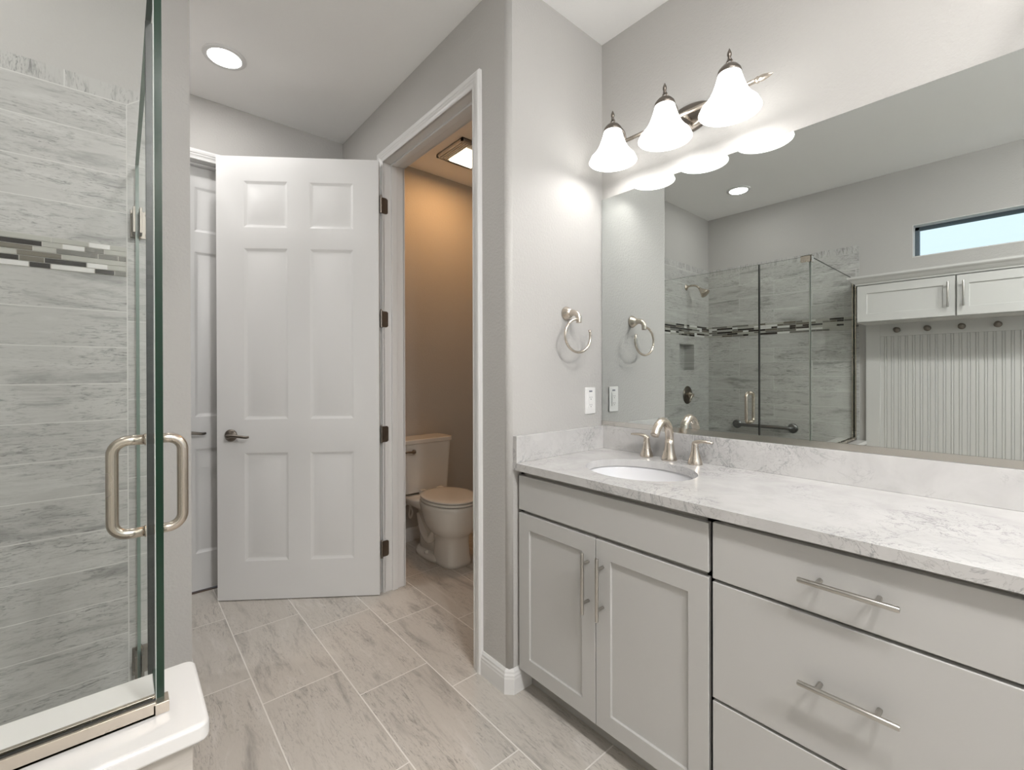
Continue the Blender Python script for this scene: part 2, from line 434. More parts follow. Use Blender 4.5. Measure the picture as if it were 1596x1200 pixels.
tile_back = struct('wall_tile_back', boxes((XL, TX, TEND, YW, 0, 1.65, 0), (XL, TX, TEND, YW, 1.65, 2.222, 1)), [M['wt_lo_back'], M['wt_hi_back']],
                   'grey stone-look shower tile behind the grab bar', 'wall tile')
obj('border_tile', boxes((XL, TX, TEND, YW, 2.222, TOP)), M['bt_top_back'], tile_back)

# mosaic bands: the visible run is copied row by row, the rest is random
MI = {'d': 0, 't': 1, 'g': 2, 'p': 3, 'w': 4}
mos_mats = [M['mos_dark'], M['mos_taupe'], M['mos_grey'], M['mos_pale'], M['mos_white'], M['mos_grout']]
rows_known = [
    [(-.173, 'p'), (-.082, 'p'), (-.026, 'w'), (.017, 'p')],
    [(-.194, 'd'), (-.147, 'p'), (-.092, 'w'), (-.042, 'g'), (.017, 'p')],
    [(-.215, 't'), (-.162, 'p'), (-.058, 'g'), (-.005, 'g'), (.017, 'g')],
    [(-.252, 'p'), (-.148, 't'), (.017, 'p')],
    [(-.246, 'd'), (-.189, 't'), (-.087, 'd'), (-.033, 'w'), (.017, 'p')],
    [(-.224, 'w'), (-.174, 'd'), (-.067, 'w'), (-.015, 'd'), (.017, 'g')]]
rh = (BZ1-BZ0)/6
def rand_runs(a, b):
    out = []; x = a
    while x < b-.001:
        x2 = min(b, x + random.choice((.05, .05, .1, .1, .15))); out.append((x, x2, random.choice('ddtggpppww'))); x = x2
    return out
bm = BM(); box(bm, XL+.011, MITX-.001, TY-.0015, TY+.001, BZ0, BZ1, 5)
for i, row in enumerate(rows_known):
    z1 = BZ1 - i*rh; z0 = z1 - rh
    runs = rand_runs(XL+.011, -.30 - random.random()*.05); x = runs[-1][1]
    for xe, k in row: runs.append((x, xe, k)); x = xe
    for a, b_, k in runs: box(bm, a+.0012, b_-.0012, TY-.0035, TY-.001, z0+.0012, z1-.0012, MI[k])
obj('mosaic_band', bm, mos_mats, tile_end)
bm = BM(); box(bm, TX-.001, TX+.0015, TEND, TY-.001, BZ0, BZ1, 5)
for i in range(6):
    z1 = BZ1 - i*rh; z0 = z1 - rh
    for a, b_, k in rand_runs(TEND, TY-.004): box(bm, TX+.001, TX+.0035, a+.0012, b_-.0012, z0+.0012, z1-.0012, MI[k])
obj('mosaic_band', bm, mos_mats, tile_back)

# knee wall with its white cap, door curb, shower floor
KZ = .70
knee = struct('wall_knee', boxes((TX, .085, .88, 1.04, 0, KZ-.03)), M['curb'], 'low tiled knee wall carrying the glass return panel', 'wall')
cap_pts = [(TX, .852), (.09, .852)] + [(.09+.016*math.sin(a), .868-.016*math.cos(a)) for a in (PI/6, PI/3)] + [(.106, .868), (.106, 1.046)] + \
          [(.09+.016*math.cos(a), 1.046+.016*math.sin(a)) for a in (PI/6, PI/3)] + [(.09, 1.062), (TX, 1.062)]
obj('cap', prism(BM(), cap_pts, ZP, KZ-.03, KZ), M['cap'], knee, bevel=.007, seg=3)
curb = struct('trim_1', boxes((-.01, .10, 1.04, YW, 0, .085)), M['curb'], 'low tiled shower curb under the glass door', 'curb')
obj('cap', boxes((-.022, .112, 1.041, YW-.012, .085, .11)), M['cap'], curb, bevel=.006)
struct('shower_floor', boxes((TX, -.01, 1.04, TY, 0, .012)), M['shower_floor'], 'small square tiles on the shower floor', 'floor')

# ------------------------------------------------------------------ casings and jambs
def casing_profile(wd=.057):
    return [(0, 0), (0, .009), (.004, .011), (.010, .0095), (.018, .011), (.024, .0145), (.030, .0145), (.034, .0175), (.046, .019), (.052, .018), (wd, .013), (wd, 0)]
prof = casing_profile()
fns = [lambda p: (XP-p[1], OY0-p[0], 0), lambda p: (XP-p[1], OY0-p[0], OZ+p[0]), lambda p: (XP-p[1], OY1+p[0], OZ+p[0]), lambda p: (XP-p[1], OY1+p[0], 0)]
trim2 = thing('trim_2', (XP, OY0, 0), 'white door casing and jamb around the toilet-room doorway', 'door trim', kind='structure')
obj('casing', sweep_profile(BM(), fns, prof), M['trim'], trim2)
jx0, jx1 = XP-.004, XP+T+.004
obj('jamb', boxes((jx0, jx1, OY0-.018, OY0, 0, OZ), (jx0, jx1, OY1, OY1+.018, 0, OZ), (jx0, jx1, OY0-.018, OY1+.018, OZ, OZ+.018)), M['trim'], trim2, bevel=.0015)
obj('stop', boxes((XP+.042, XP+.076, OY0, OY0+.011, 0, OZ-.011), (XP+.042, XP+.076, OY1-.011, OY1, 0, OZ-.011), (XP+.042, XP+.076, OY0, OY1, OZ-.011, OZ)), M['trim'], trim2, bevel=.002)
fns = [lambda p: (XP+T+p[1], OY0-p[0], 0), lambda p: (XP+T+p[1], OY0-p[0], OZ+p[0]), lambda p: (XP+T+p[1], OY1+p[0], OZ+p[0]), lambda p: (XP+T+p[1], OY1+p[0], 0)]
obj('inner_casing', sweep_profile(BM(), fns, prof), M['trim'], trim2)
fns = [lambda p: (DX0-p[0], YF-p[1], 0), lambda p: (DX0-p[0], YF-p[1], DZ+p[0]), lambda p: (DX1+p[0], YF-p[1], DZ+p[0]), lambda p: (DX1+p[0], YF-p[1], 0)]
trim3 = thing('trim_3', (DX0, YF, 0), 'white casing and deep jamb around the closed far door', 'door trim', kind='structure')
obj('casing', sweep_profile(BM(), fns, prof), M['trim'], trim3)
obj('jamb', boxes((DX0-.018, DX0, YF-.003, YF+T+.01, 0, DZ), (DX1, DX1+.018, YF-.003, YF+T+.01, 0, DZ), (DX0-.018, DX1+.018, YF-.003, YF+T+.01, DZ, DZ+.018)), M['trim'], trim3, bevel=.0015)
obj('stop', boxes((DX0, DX0+.011, YF+.04, YF+.074, 0, DZ-.011), (DX1-.011, DX1, YF+.04, YF+.074, 0, DZ-.011), (DX0, DX1, YF+.04, YF+.074, DZ-.011, DZ)), M['trim'], trim3, bevel=.002)
struct('trim_4', boxes((DX0, DX1, YF+.07, YF+.30, 0, .004)), M['wood'], 'dark brown threshold strip under the closed far door', 'threshold')

# ------------------------------------------------------------------ panel doors
def door_slab(w_, h, t, cols, rows):
    """local frame: x along width from the hinge, y = thickness (0 .. t), z up; raised panels on both faces"""
    bm = BM()
    xs = sorted({0, w_, *[v for c in cols for v in c]}); zs = sorted({0, h, *[v for r in rows for v in r]})
    for face, sgn in ((0, 1), (t, -1)):
        for xa, xb in zip(xs[:-1], xs[1:]):
            for za, zb in zip(zs[:-1], zs[1:]):
                if (xa, xb) in cols and (za, zb) in rows:
                    rings = []
                    for ins, dep in ((0, 0), (.004, .0015), (.016, .009), (.024, .009), (.052, .0025)):
                        y = face + sgn*dep
                        rings.append([bm.verts.new(p) for p in ((xa+ins, y, za+ins), (xb-ins, y, za+ins), (xb-ins, y, zb-ins), (xa+ins, y, zb-ins))])
                    for a, b_ in zip(rings[:-1], rings[1:]):
                        for i in range(4): bm.faces.new((a[i], a[(i+1) % 4], b_[(i+1) % 4], b_[i]))
                    bm.faces.new(rings[-1])
                else:
                    bm.faces.new([bm.verts.new(p) for p in ((xa, face, za), (xb, face, za), (xb, face, zb), (xa, face, zb))])
    for q in (((0,0,0),(0,t,0),(0,t,h),(0,0,h)), ((w_,0,0),(w_,t,0),(w_,t,h),(w_,0,h)), ((0,0,0),(w_,0,0),(w_,t,0),(0,t,0)), ((0,0,h),(w_,0,h),(w_,t,h),(0,t,h))):
        bm.faces.new([bm.verts.new(p) for p in q])
    bmesh.ops.remove_doubles(bm, verts=bm.verts, dist=1e-5)
    return bm
def lever(parent, x, z, y, out, towards, mat):
    """round rose with a curved lever; out = +-1 along local y, towards = +-1 along local x"""
    rose = obj('door_handle', lathe(BM(), [(.030, 0), (.033, .002), (.033, .006), (.028, .010), (.016, .013), (.012, .016)], (x, y, z), (0, out, 0), 28), mat, parent, smooth=True, local=True)
    pts = [(x, y+out*.012, z), (x, y+out*.040, z), (x+towards*.012, y+out*.052, z), (x+towards*.035, y+out*.055, z+.004), (x+towards*.07, y+out*.054, z-.001), (x+towards*.10, y+out*.050, z-.006), (x+towards*.115, y+out*.046, z-.004)]
    k = 6; c = curve(pts, k); r = interp([.010, .010, .011, .0085, .008, .0075, .006], k)
    bm = tube(BM(), c, r, 14)
    o = obj('lever', bm, mat, rose, smooth=True, local=True); return rose
DW, DH, DT = .872, 2.438, .035
A = Vector((1.094, 2.394)); B = Vector((.401, 2.914)); dd = (B-A).normalized()
door1 = thing('door_1', (A.x, A.y, .006), 'white six-panel door standing open from the toilet room', 'door', kind='structure', rotz=math.atan2(dd.y, dd.x))
cols = [(.138, .378), (.493, .730)]; rows = [(.209, .810), (.990, 1.936), (2.047, 2.306)]
# local +y of this frame points (-dd.y, dd.x); the camera side is +y, so the slab runs from y=-t to 0
bm = door_slab(DW, DH, DT, cols, rows); bmesh.ops.translate(bm, verts=bm.verts, vec=(0, -DT, 0))
obj('door_slab', bm, M['door'], door1, bevel=.0012, local=True)
lever(door1, .797, .906, 0, 1, -1, M['nickel_d'])
lever(door1, .797, .906, -DT, -1, -1, M['nickel_d'])
for hz in (2.203, 1.558, .904, .252):
    bm = BM()
    hx, hy = 1.112, 2.403
    lathe(bm, [(.0065, -.048), (.0065, .048), (.004, .054)], (hx, hy, hz), (0, 0, 1), 12)
    # leaf on the jamb with rounded far corners, lying on the jamb face
    pts = [(hx, -.045), (hx+.036, -.045), (hx+.045, -.038), (hx+.045, .038), (hx+.036, .045), (hx, .045)]
    prism(bm, pts, lambda p, a: (p[0], a, hz+p[1]), OY1-.0005, OY1-.003)
    for sx, sz in ((.016, -.028), (.033, -.016), (.033, .016), (.016, .028)):
        lathe(bm, [(.004, 0), (.003, .001)], (hx+sx, OY1-.003, hz+sz), (0, -1, 0), 10)
    obj('hinge', bm, M['nickel_d'], door1)
# closed far door, hinged on its right
door2 = thing('door_2', (DX1-.004, YF+.076, .012), 'white six-panel door, closed, at the far end', 'door', kind='structure', rotz=PI)
w2 = DX1-DX0-.008
bm = door_slab(w2, 2.424, DT, [(.120, .333), (.437, .650)], [(.209, .810), (.990, 1.936), (2.047, 2.306)]); bmesh.ops.translate(bm, verts=bm.verts, vec=(0, -DT, 0))
obj('door_slab', bm, M['door'], door2, bevel=.0012, local=True)
lever(door2, w2-.055, .905, 0, 1, -1, M['nickel_d'])

# baseboards (room on the left of travel)
base_run('baseboard_partition', [(1.243, YS), (XP+.020, YS), (XP, YS+.020), (XP, OY0-.057)], 'white baseboard wrapping the rounded wall corner beside the vanity')
base_run('baseboard_toilet', [(XQ, YF), (XP+T, YF)], 'white baseboard behind the toilet')
base_run('baseboard_far', [(XP, YF), (DX1+.057, YF)], 'white baseboard on the far wall behind the open door')
base_run('baseboard_left', [(XL, -.24), (XL, YB)], 'white baseboard under the high window')
base_run('baseboard_back', [(XL, YB), (XR, YB)], 'white baseboard on the wall behind the viewpoint')
base_run('baseboard_hall', [(XP, OY1+.057), (XP, YF)], 'white baseboard beside the toilet-room doorway')
base_run('baseboard_stub', [(XL, YF), (XL, YW+T), (SX, YW+T), (SX, YW), (.12, YW)], 'white baseboard around the shower stub wall')

# ------------------------------------------------------------------ window
win = thing('window_1', (XL, (WY0+WY1)/2, WZ0), 'narrow high window showing pale sky', 'window', kind='structure')
fx0, fx1 = XL-T, XL-T+.035
bm = boxes((fx0, fx1, WY0, WY0+.03, WZ0, WZ1), (fx0, fx1, WY1-.03, WY1, WZ0, WZ1), (fx0, fx1, WY0, WY1, WZ0, WZ0+.012), (fx0, fx1, WY0, WY1, WZ1-.028, WZ1))
obj('window_frame', bm, M['frame'], win, bevel=.002)
obj('pane', boxes((fx0+.012, fx0+.018, WY0+.03, WY1-.03, WZ0+.012, WZ1-.028)), M['glass'], win)
obj('reveal', boxes((fx1, XL+.001, WY0, WY1, WZ1-.004, WZ1), (fx1, XL+.001, WY1-.004, WY1, WZ0, WZ1), (fx1, XL+.001, WY0, WY0+.004, WZ0, WZ1)), M['trim'], win)
obj('sill', boxes((fx1, XL+.003, WY0, WY1, WZ0-.004, WZ0+.004)), M['cap'], win)

fill_win = thing('fill_window', ((BWX0+BWX1)/2, YB, BWZ0), 'wide window added behind the viewpoint for fill light', 'window', kind='structure')  # added opening, lets sky light fill the room from behind
bx_ = (BWX0+BWX1)/2
obj('window_frame', boxes((BWX0, BWX0+.04, YB-T, YB-T+.04, BWZ0, BWZ1), (BWX1-.04, BWX1, YB-T, YB-T+.04, BWZ0, BWZ1), (BWX0, BWX1, YB-T, YB-T+.04, BWZ0, BWZ0+.04),
    (BWX0, BWX1, YB-T, YB-T+.04, BWZ1-.04, BWZ1), (bx_-.02, bx_+.02, YB-T, YB-T+.04, BWZ0, BWZ1)), M['trim'], fill_win, bevel=.002)
obj('pane', boxes((BWX0+.03, BWX1-.03, YB-T+.017, YB-T+.023, BWZ0+.03, BWZ1-.03)), M['glass'], fill_win)
obj('sill', boxes((BWX0-.02, BWX1+.02, YB-.075, YB+.03, BWZ0-.02, BWZ0)), M['cap'], fill_win, bevel=.004)
for nm, loc, rot, sx_, sy_ in (('window_portal', (bx_, YB-T-.01, (BWZ0+BWZ1)/2), (PI/2, 0, 0), BWX1-BWX0, BWZ1-BWZ0), ('window_portal', (XL-T-.01, (WY0+WY1)/2, (WZ0+WZ1)/2), (PI/2, 0, -PI/2), WY1-WY0, WZ1-WZ0)):
    ld = bpy.data.lights.new(nm, 'AREA'); ld.shape = 'RECTANGLE'; ld.size = sx_; ld.size_y = sy_; ld.cycles.is_portal = True
    lo_ = bpy.data.objects.new(nm, ld); COL.objects.link(lo_); lo_.location = loc; lo_.rotation_euler = rot

# ------------------------------------------------------------------ shower glass
def pane(name, bm, parent, big_axis):
    for f in bm.faces:
        f.normal_update(); f.material_index = 0 if abs(f.normal[big_axis]) > .9 else 1
    return obj(name, bm, [M['glass'], M['glass_edge'], M['seal'], M['glass_edge_pale']], parent)
def edge_mat(o, axis, sign, idx):
    for f in o.data.polygons:
        if f.material_index and f.normal[axis]*sign > .9: f.material_index = idx
GX, GT, GZ1 = .0472, .010, 2.005
gx0, gx1 = GX-GT/2, GX+GT/2
ret = thing('return_panel', (-.5, .935, KZ), 'frameless glass return panel standing on the white knee-wall cap', 'glass panel')
pane('pane', boxes((TX+.004, gx0-.001, .930, .940, KZ+.006, GZ1)), ret, 1)
bm = boxes((TX, gx0-.001, .921, .929, KZ, KZ+.022), (TX, gx0-.001, .941, .949, KZ, KZ+.022), (TX, gx0-.001, .921, .949, KZ, KZ+.005),
           (TX, TX+.018, .921, .929, KZ, GZ1), (TX, TX+.018, .941, .949, KZ, GZ1))
tag(obj('channel', bm, M['nickel'], ret, bevel=.001), 'brushed metal channel along the bottom')
obj('gasket', boxes((TX, gx0-.001, .9285, .9305, KZ+.020, KZ+.0238)), M['seal'], ret)
obj('silicone_joint', boxes((gx0-.001, gx0-.0002, .929, .941, KZ+.022, GZ1)), M['silicone'], ret)
JY = 1.236
fix = thing('fixed_panel', (GX, 1.08, .11), 'narrow fixed glass panel with green edge, between return panel and door', 'glass panel')
out = [(.930, KZ+.002), (1.066, KZ+.002), (1.066, .112), (JY, .112), (JY, GZ1), (.930, GZ1)]
fp = pane('pane', prism(BM(), out, lambda p, a: (a, p[0], p[1]), gx0, gx1), fix, 0)
edge_mat(fp, 1, 1, 2)
tag(obj('clamp', boxes((gx0-.030, gx1+.007, .922, .930, GZ1-.038, GZ1+.006), (gx1, gx1+.007, .922, .985, GZ1-.038, GZ1+.006), (gx0-.030, gx1+.007, .922, .985, GZ1, GZ1+.006)), M['nickel'], fix, bevel=.0015), 'small metal corner clamp')
obj('foot_channel', boxes((gx0-.005, gx1+.006, .921, .949, KZ, KZ+.018)), M['nickel'], fix, bevel=.001)
sd = thing('shower_door', (GX, 1.7, .12), 'frameless glass shower door with a D-shaped pull handle', 'shower door')
dp = pane('pane', boxes((gx0, gx1, JY+.010, YW-.035, .122, GZ1)), sd, 0)
edge_mat(dp, 2, 1, 3); edge_mat(dp, 1, 1, 3); edge_mat(dp, 1, -1, 2)
obj('seal_strip', boxes((gx0-.0005, gx1+.0015, JY+.0045, JY+.008, .122, GZ1)), M['seal'], sd)
HY, HZ0, HZ1, HR = 1.305, .897, 1.103, .0112
bm = BM()
for s in (1, -1):
    x0 = GX + s*GT/2; x1 = GX + s*.062; rr = .028
    pts = [(x0, HY, HZ1)] + [Vector((x1, HY, HZ1)) + Vector((-s*rr, 0, -rr)) + Vector((s*rr*math.sin(a), 0, rr*math.cos(a))) for a in [PI/2*i/8 for i in range(9)]] + \
          [Vector((x1, HY, HZ0)) + Vector((-s*rr, 0, rr)) + Vector((s*rr*math.cos(a), 0, -rr*math.sin(a))) for a in [PI/2*i/8 for i in range(9)]] + [(x0, HY, HZ0)]
    tube(bm, pts, HR, 18)
    for z in (HZ0, HZ1): lathe(bm, [(HR+.002, 0), (HR+.002, .003)], (x0, HY, z), (s, 0, 0), 18)
obj('pull_handle', bm, M['nickel'], sd, smooth=True)
for hz in (1.795, .205):
    bm = boxes((.028, .045, TY-.006, TY, hz-.05, hz+.05), (.052, .080, TY-.006, TY, hz-.05, hz+.05), (gx0-.008, gx0-.0005, YW-.085, YW-.03, hz-.045, hz+.045), (gx1+.0005, gx1+.008, YW-.085, YW-.03, hz-.045, hz+.045))
    lathe(bm, [(.0075, -.058), (.0075, .058)], (.0485, TY-.014, hz), (0, 0, 1), 14)
    for x in (.034, .073):
        for z in (hz-.036, hz+.036): lathe(bm, [(.005, 0), (.004, .0015)], (x, TY-.006, z), (0, -1, 0), 12)
    for f in bm.faces:
        f.material_index = 0 if len(f.verts) == 4 and f.calc_area() < .0007 and abs(f.normal.z) < .5 and f.calc_center_median().y < TY-.0065 and f.calc_center_median().y > TY-.03 else 1
    obj('hinge', bm, [M['nickel'], M['hinge_plate']], sd, bevel=.001)

# ------------------------------------------------------------------ shower fittings
sh = thing('overhead_shower', (-.636, TY, 2.06), 'brushed nickel shower head on a curved arm', 'shower head')
obj('escutcheon', lathe(BM(), [(.030, 0), (.030, .003), (.022, .010), (.012, .014)], (-.636, TY, 2.06), (0, -1, 0), 24), M['nickel'], sh, smooth=True)
ap = curve([(-.636, TY, 2.06), (-.636, TY-.05, 2.068), (-.636, TY-.10, 2.058), (-.636, TY-.135, 2.025)], 6)
obj('arm', tube(BM(), ap, .0095, 14), M['nickel'], sh, smooth=True)
obj('spray_head', lathe(BM(), [(.011, -.012), (.014, 0), (.018, .012), (.028, .035), (.040, .060), (.044, .068), (.044, .074), (.040, .076)], (-.636, TY-.135, 2.025), (0, -.72, -.70), 26), M['nickel'], sh, smooth=True)
vx, vz = -.655, 1.036
va = thing('shower_valve', (vx, TY, vz), 'round dark shower valve plate with a lever handle', 'shower valve')
obj('valve_plate', lathe(BM(), [(.086, 0), (.086, .003), (.078, .010), (.050, .016), (.040, .017)], (vx, TY, vz), (0, -1, 0), 36), M['bronze'], va, smooth=True)
obj('handle', tube(lathe(BM(), [(.030, .012), (.028, .03), (.020, .05), (.016, .060)], (vx, TY, vz), (0, -1, 0), 24), curve([(vx, TY-.055, vz), (vx+.03, TY-.065, vz+.004), (vx+.058, TY-.066, vz-.015), (vx+.07, TY-.062, vz-.055)], 6), interp([.014, .012, .010, .007], 6), 12), M['nickel'], va, smooth=True)
gb = thing('grab_bar', (TX, 1.62, .75), 'dark metal grab bar on the shower back wall', 'grab bar')
for y in (1.86, 1.38):
    obj('flange', lathe(BM(), [(.042, 0), (.042, .004), (.034, .012), (.018, .018)], (TX, y, .752), (1, 0, 0), 28), M['steel_d'], gb, smooth=True)
bp = [(TX+.004, 1.86, .752)] + arc((TX+.022, 1.838, .752), .022, PI/2, 0, 1, (0, 1, 0), (0, 1, 0))[:0] + [(TX+.03, 1.858, .752), (TX+.044, 1.845, .752), (TX+.046, 1.82, .752), (TX+.046, 1.42, .752), (TX+.044, 1.395, .752), (TX+.03, 1.382, .752), (TX+.004, 1.38, .752)]
obj('bar', tube(BM(), bp, .016, 16), M['steel_d'], gb, smooth=True)

# ------------------------------------------------------------------ vanity cabinets
XC = 1.175                      # door faces
def shaker(bm, y0, y1, z0, z1, x, t=.019, fr=.058, rec=.008):
    """shaker door facing -X: front face at x"""
    y0i, y1i, z0i, z1i = y0+fr, y1-fr, z0+fr, z1-fr
    o_ = [bm.verts.new((x, a, b_)) for a, b_ in ((y0, z0), (y1, z0), (y1, z1), (y0, z1))]
    i_ = [bm.verts.new((x, a, b_)) for a, b_ in ((y0i, z0i), (y1i, z0i), (y1i, z1i), (y0i, z1i))]
    d_ = [bm.verts.new((x+rec, a, b_)) for a, b_ in ((y0i, z0i), (y1i, z0i), (y1i, z1i), (y0i, z1i))]
    k_ = [bm.verts.new((x+t, a, b_)) for a, b_ in ((y0, z0), (y1, z0), (y1, z1), (y0, z1))]
    for i in range(4):
        j = (i+1) % 4
        bm.faces.new((o_[i], o_[j], i_[j], i_[i])); bm.faces.new((i_[i], i_[j], d_[j], d_[i])); bm.faces.new((o_[j], o_[i], k_[i], k_[j]))
    bm.faces.new(d_); bm.faces.new(k_); return bm
def bar_pull(parent, p0, p1, inset, face, mat):
    """bar pull between p0 and p1 (bar axis), two posts running along +X (or -X) to face"""
    p0, p1 = Vector(p0), Vector(p1); d = (p1-p0).normalized()
    bm = BM(); tube(bm, [p0, p0+d*.002, p1-d*.002, p1], [.0052, .006, .006, .0052], 16)
    for q in (p0+d*inset, p1-d*inset): tube(bm, [q, (face, q.y, q.z)], .0052, 12)
    return obj('handle', bm, mat, parent, smooth=False)
def smooth_angle(o):
    for f in o.data.polygons: f.use_smooth = True
    o.modifiers.new('edges', 'EDGE_SPLIT').split_angle = math.radians(40)
def cabinet_body(t, y0, y1):
    e = .018
    bm = boxes((XC+.02, XR-.002, y0, y0+e, .09, .872), (XC+.02, XR-.002, y1-e, y1, .09, .872), (XC+.02, XR-.002, y0, y1, .09, .108), (XR-.008, XR-.002, y0, y1, .09, .872),
               (XC+.02, XC+.038, y0, y1, .70, .872), (XC+.02, XC+.038, y0, y1, .09, .13), (XC+.02, XC+.032, y0, y1, .13, .70), (1.245, 1.26, y0, y1, 0, .09))
    obj('body', bm, M['gap'], t)
def sink_base(y0, y1, label, wall_left=False):
    """y0 < y1"""
    t = thing('vanity_cabinet', (1.45, (y0+y1)/2, 0), label, 'cabinet')
    cabinet_body(t, y0, y1)
    a, b_ = y0+.006, y1-.006
    obj('false_front', boxes((XC, XC+.019, a, b_, .718, .851)), M['cab'], t, bevel=.002)
    mid = (a+b_)/2
    for s, (c, d) in ((-1, (a, mid-.0015)), (1, (mid+.0015, b_))):
        dr = obj('door', shaker(BM(), c, d, .093, .705, XC), M['cab'], t, bevel=.0015)
        hy = mid + s*.030
        smooth_angle(bar_pull(dr, (XC-.032, hy, .455), (XC-.032, hy, .657), .036, XC, M['steel']))
    return t
sink_base(.5525, 1.318, 'pale grey sink cabinet with two shaker doors, below the basin')
def drawer_stack(y0, y1, label):
    t = thing('drawer_cabinet', (1.45, (y0+y1)/2, 0), label, 'cabinet')
    cabinet_body(t, y0, y1)
    for z0, z1, hz in ((.708, .856, .786), (.3945, .6995, .555), (.093, .386, .25)):
        d = obj('drawer', boxes((XC, XC+.019, y0+.0045, y1-.0045, z0, z1)), M['cab'], t, bevel=.002)
        mc = (y0+y1)/2
        smooth_angle(bar_pull(d, (XC-.032, mc-.088, hz), (XC-.032, mc+.088, hz), .036, XC, M['steel']))
    return t
drawer_stack(-.046, .5525, 'pale grey three-drawer cabinet with bar pulls, right of the sink cabinet')
YE = -.75
sink_base(YE+.01, -.046, 'pale grey two-door cabinet past the drawers, at the near end of the vanity')

# countertop with an oval cut-out
SCX, SCY, SA, SB = 1.42, .93, .17, .205
cx0, cx1, CT, CBt = 1.155, XR-.001, .90, .872
bm = BM(); n = 72
ry0, ry1 = .68, YS-.001
ell, rec = [], []
for i in range(n):
    a = 2*PI*i/n; c, s = math.cos(a), math.sin(a)
    ell.append((SCX+SA*c, SCY+SB*s))
    tt = min([((cx1-SCX)/c if c > 1e-9 else (cx0-SCX)/c if c < -1e-9 else 1e9), ((ry1-SCY)/s if s > 1e-9 else (ry0-SCY)/s if s < -1e-9 else 1e9)])
    rec.append([SCX+tt*c, SCY+tt*s])
for cxy in ((cx0, ry0), (cx1, ry0), (cx1, ry1), (cx0, ry1)):
    k = min(range(n), key=lambda i: (rec[i][0]-cxy[0])**2+(rec[i][1]-cxy[1])**2); rec[k] = list(cxy)
et = [bm.verts.new((*p, CT)) for p in ell]; eb = [bm.verts.new((*p, CBt)) for p in ell]
rtp = [bm.verts.new((*p, CT)) for p in rec]; rbt = [bm.verts.new((*p, CBt)) for p in rec]
for i in range(n):
    j = (i+1) % n
    bm.faces.new((et[i], et[j], rtp[j], rtp[i])); bm.faces.new((eb[i], eb[j], rbt[j], rbt[i])); bm.faces.new((et[i], et[j], eb[j], eb[i]))
    mx_, my_ = (rec[i][0]+rec[j][0])/2, (rec[i][1]+rec[j][1])/2
    if abs(my_-ry0) > 1e-4: bm.faces.new((rtp[i], rtp[j], rbt[j], rbt[i]))
q = [(cx0, YE), (cx1, YE), (cx1, ry0), (cx0, ry0)]
lo = [bm.verts.new((*p, CBt)) for p in q]; hi = [bm.verts.new((*p, CT)) for p in q]
bm.faces.new(lo); bm.faces.new(hi)
for i in (0, 1, 3): bm.faces.new((lo[i], lo[(i+1) % 4], hi[(i+1) % 4], hi[i]))
bmesh.ops.remove_doubles(bm, verts=bm.verts, dist=1e-5)
ctop = thing('countertop', (1.43, .3, CBt), 'white veined quartz countertop with an oval basin cut-out', 'countertop')
obj('slab', bm, M['quartz'], ctop)
obj('backsplash', boxes((XR-.022, XR-.001, YE, YS-.002, CT, 1.004)), M['quartz'], ctop, bevel=.0015)
obj('side_splash', boxes((1.157, XR-.0225, YS-.021, YS-.001, CT, 1.004)), M['quartz'], ctop, bevel=.0015)
# undermount basin
bs = thing('sink_basin', (SCX, SCY, .72), 'white oval undermount basin set in the countertop', 'sink')
rings = []
for k, (f, z) in enumerate(((1.07, CBt-.001), (1.03, CBt-.001), (1.02, .862), (.99, .84), (.93, .80), (.82, .765), (.64, .742), (.40, .732), (.12, .729))):
    rings.append([(SCX+SA*f*math.cos(2*PI*i/56), SCY+SB*f*math.sin(2*PI*i/56), z) for i in range(56)])
outer = [[(SCX+(SA*f+.008)*math.cos(2*PI*i/56), SCY+(SB*f+.008)*math.sin(2*PI*i/56), z-.008) for i in range(56)] for f, z in ((.12, .729), (.64, .742), (.93, .80), (1.02, .862), (1.07, CBt-.002))]
obj('bowl', loft(BM(), rings + outer, False, False), M['sinkw'], bs, smooth=True)
obj('drain', lathe(BM(), [(.030, .0), (.030, .003), (.022, .004), (.018, .001), (.004, .001)], (SCX, SCY, .7295), (0, 0, 1), 24), M['chrome'], bs, smooth=True)

# widespread faucet
fc = thing('faucet', (1.655, .945, CT+.0006), 'brushed nickel widespread faucet behind the oval basin', 'faucet')
FX, FY = 1.655, .945
bm = lathe(BM(), [(.029, 0), (.030, .004), (.028, .012), (.0235, .026), (.0195, .045), (.0175, .065), (.0165, .085)], (FX, FY, CT), (0, 0, 1), 28)
sp = curve([(FX, FY, CT+.06), (FX+.001, FY, CT+.10), (FX-.012, FY, CT+.138), (FX-.045, FY, CT+.158), (FX-.080, FY, CT+.145), (FX-.108, FY, CT+.108)], 7)
tube(bm, sp, interp([.0172, .0165, .0165, .0165, .0165, .0160], 7), 20)
tag(obj('spout', bm, M['nickel'], fc, smooth=True), 'arched spout')
obj('lift_rod', lathe(BM(), [(.0025, 0), (.0025, .06), (.0045, .062), (.0045, .072), (.002, .074)], (FX+.024, FY, CT), (0, 0, 1), 12), M['nickel'], fc, smooth=True)
for s, hy in ((1, 1.048), (-1, .838)):
    bm = lathe(BM(), [(.0265, 0), (.027, .004), (.024, .014), (.018, .034), (.0138, .056), (.012, .072), (.0125, .080), (.009, .085)], (FX, hy, CT), (0, 0, 1), 26)
    h = obj('valve_body', bm, M['nickel'], fc, smooth=True)
    lv = curve([(FX, hy-s*.006, CT+.080), (FX, hy+s*.010, CT+.086), (FX-.002, hy+s*.034, CT+.090), (FX-.004, hy+s*.070, CT+.088)], 6)
    obj('handle', tube(BM(), lv, interp([.009, .0105, .0085, .0060], 6), 14, flat=(1.15, .72)), M['nickel'], h, smooth=True)

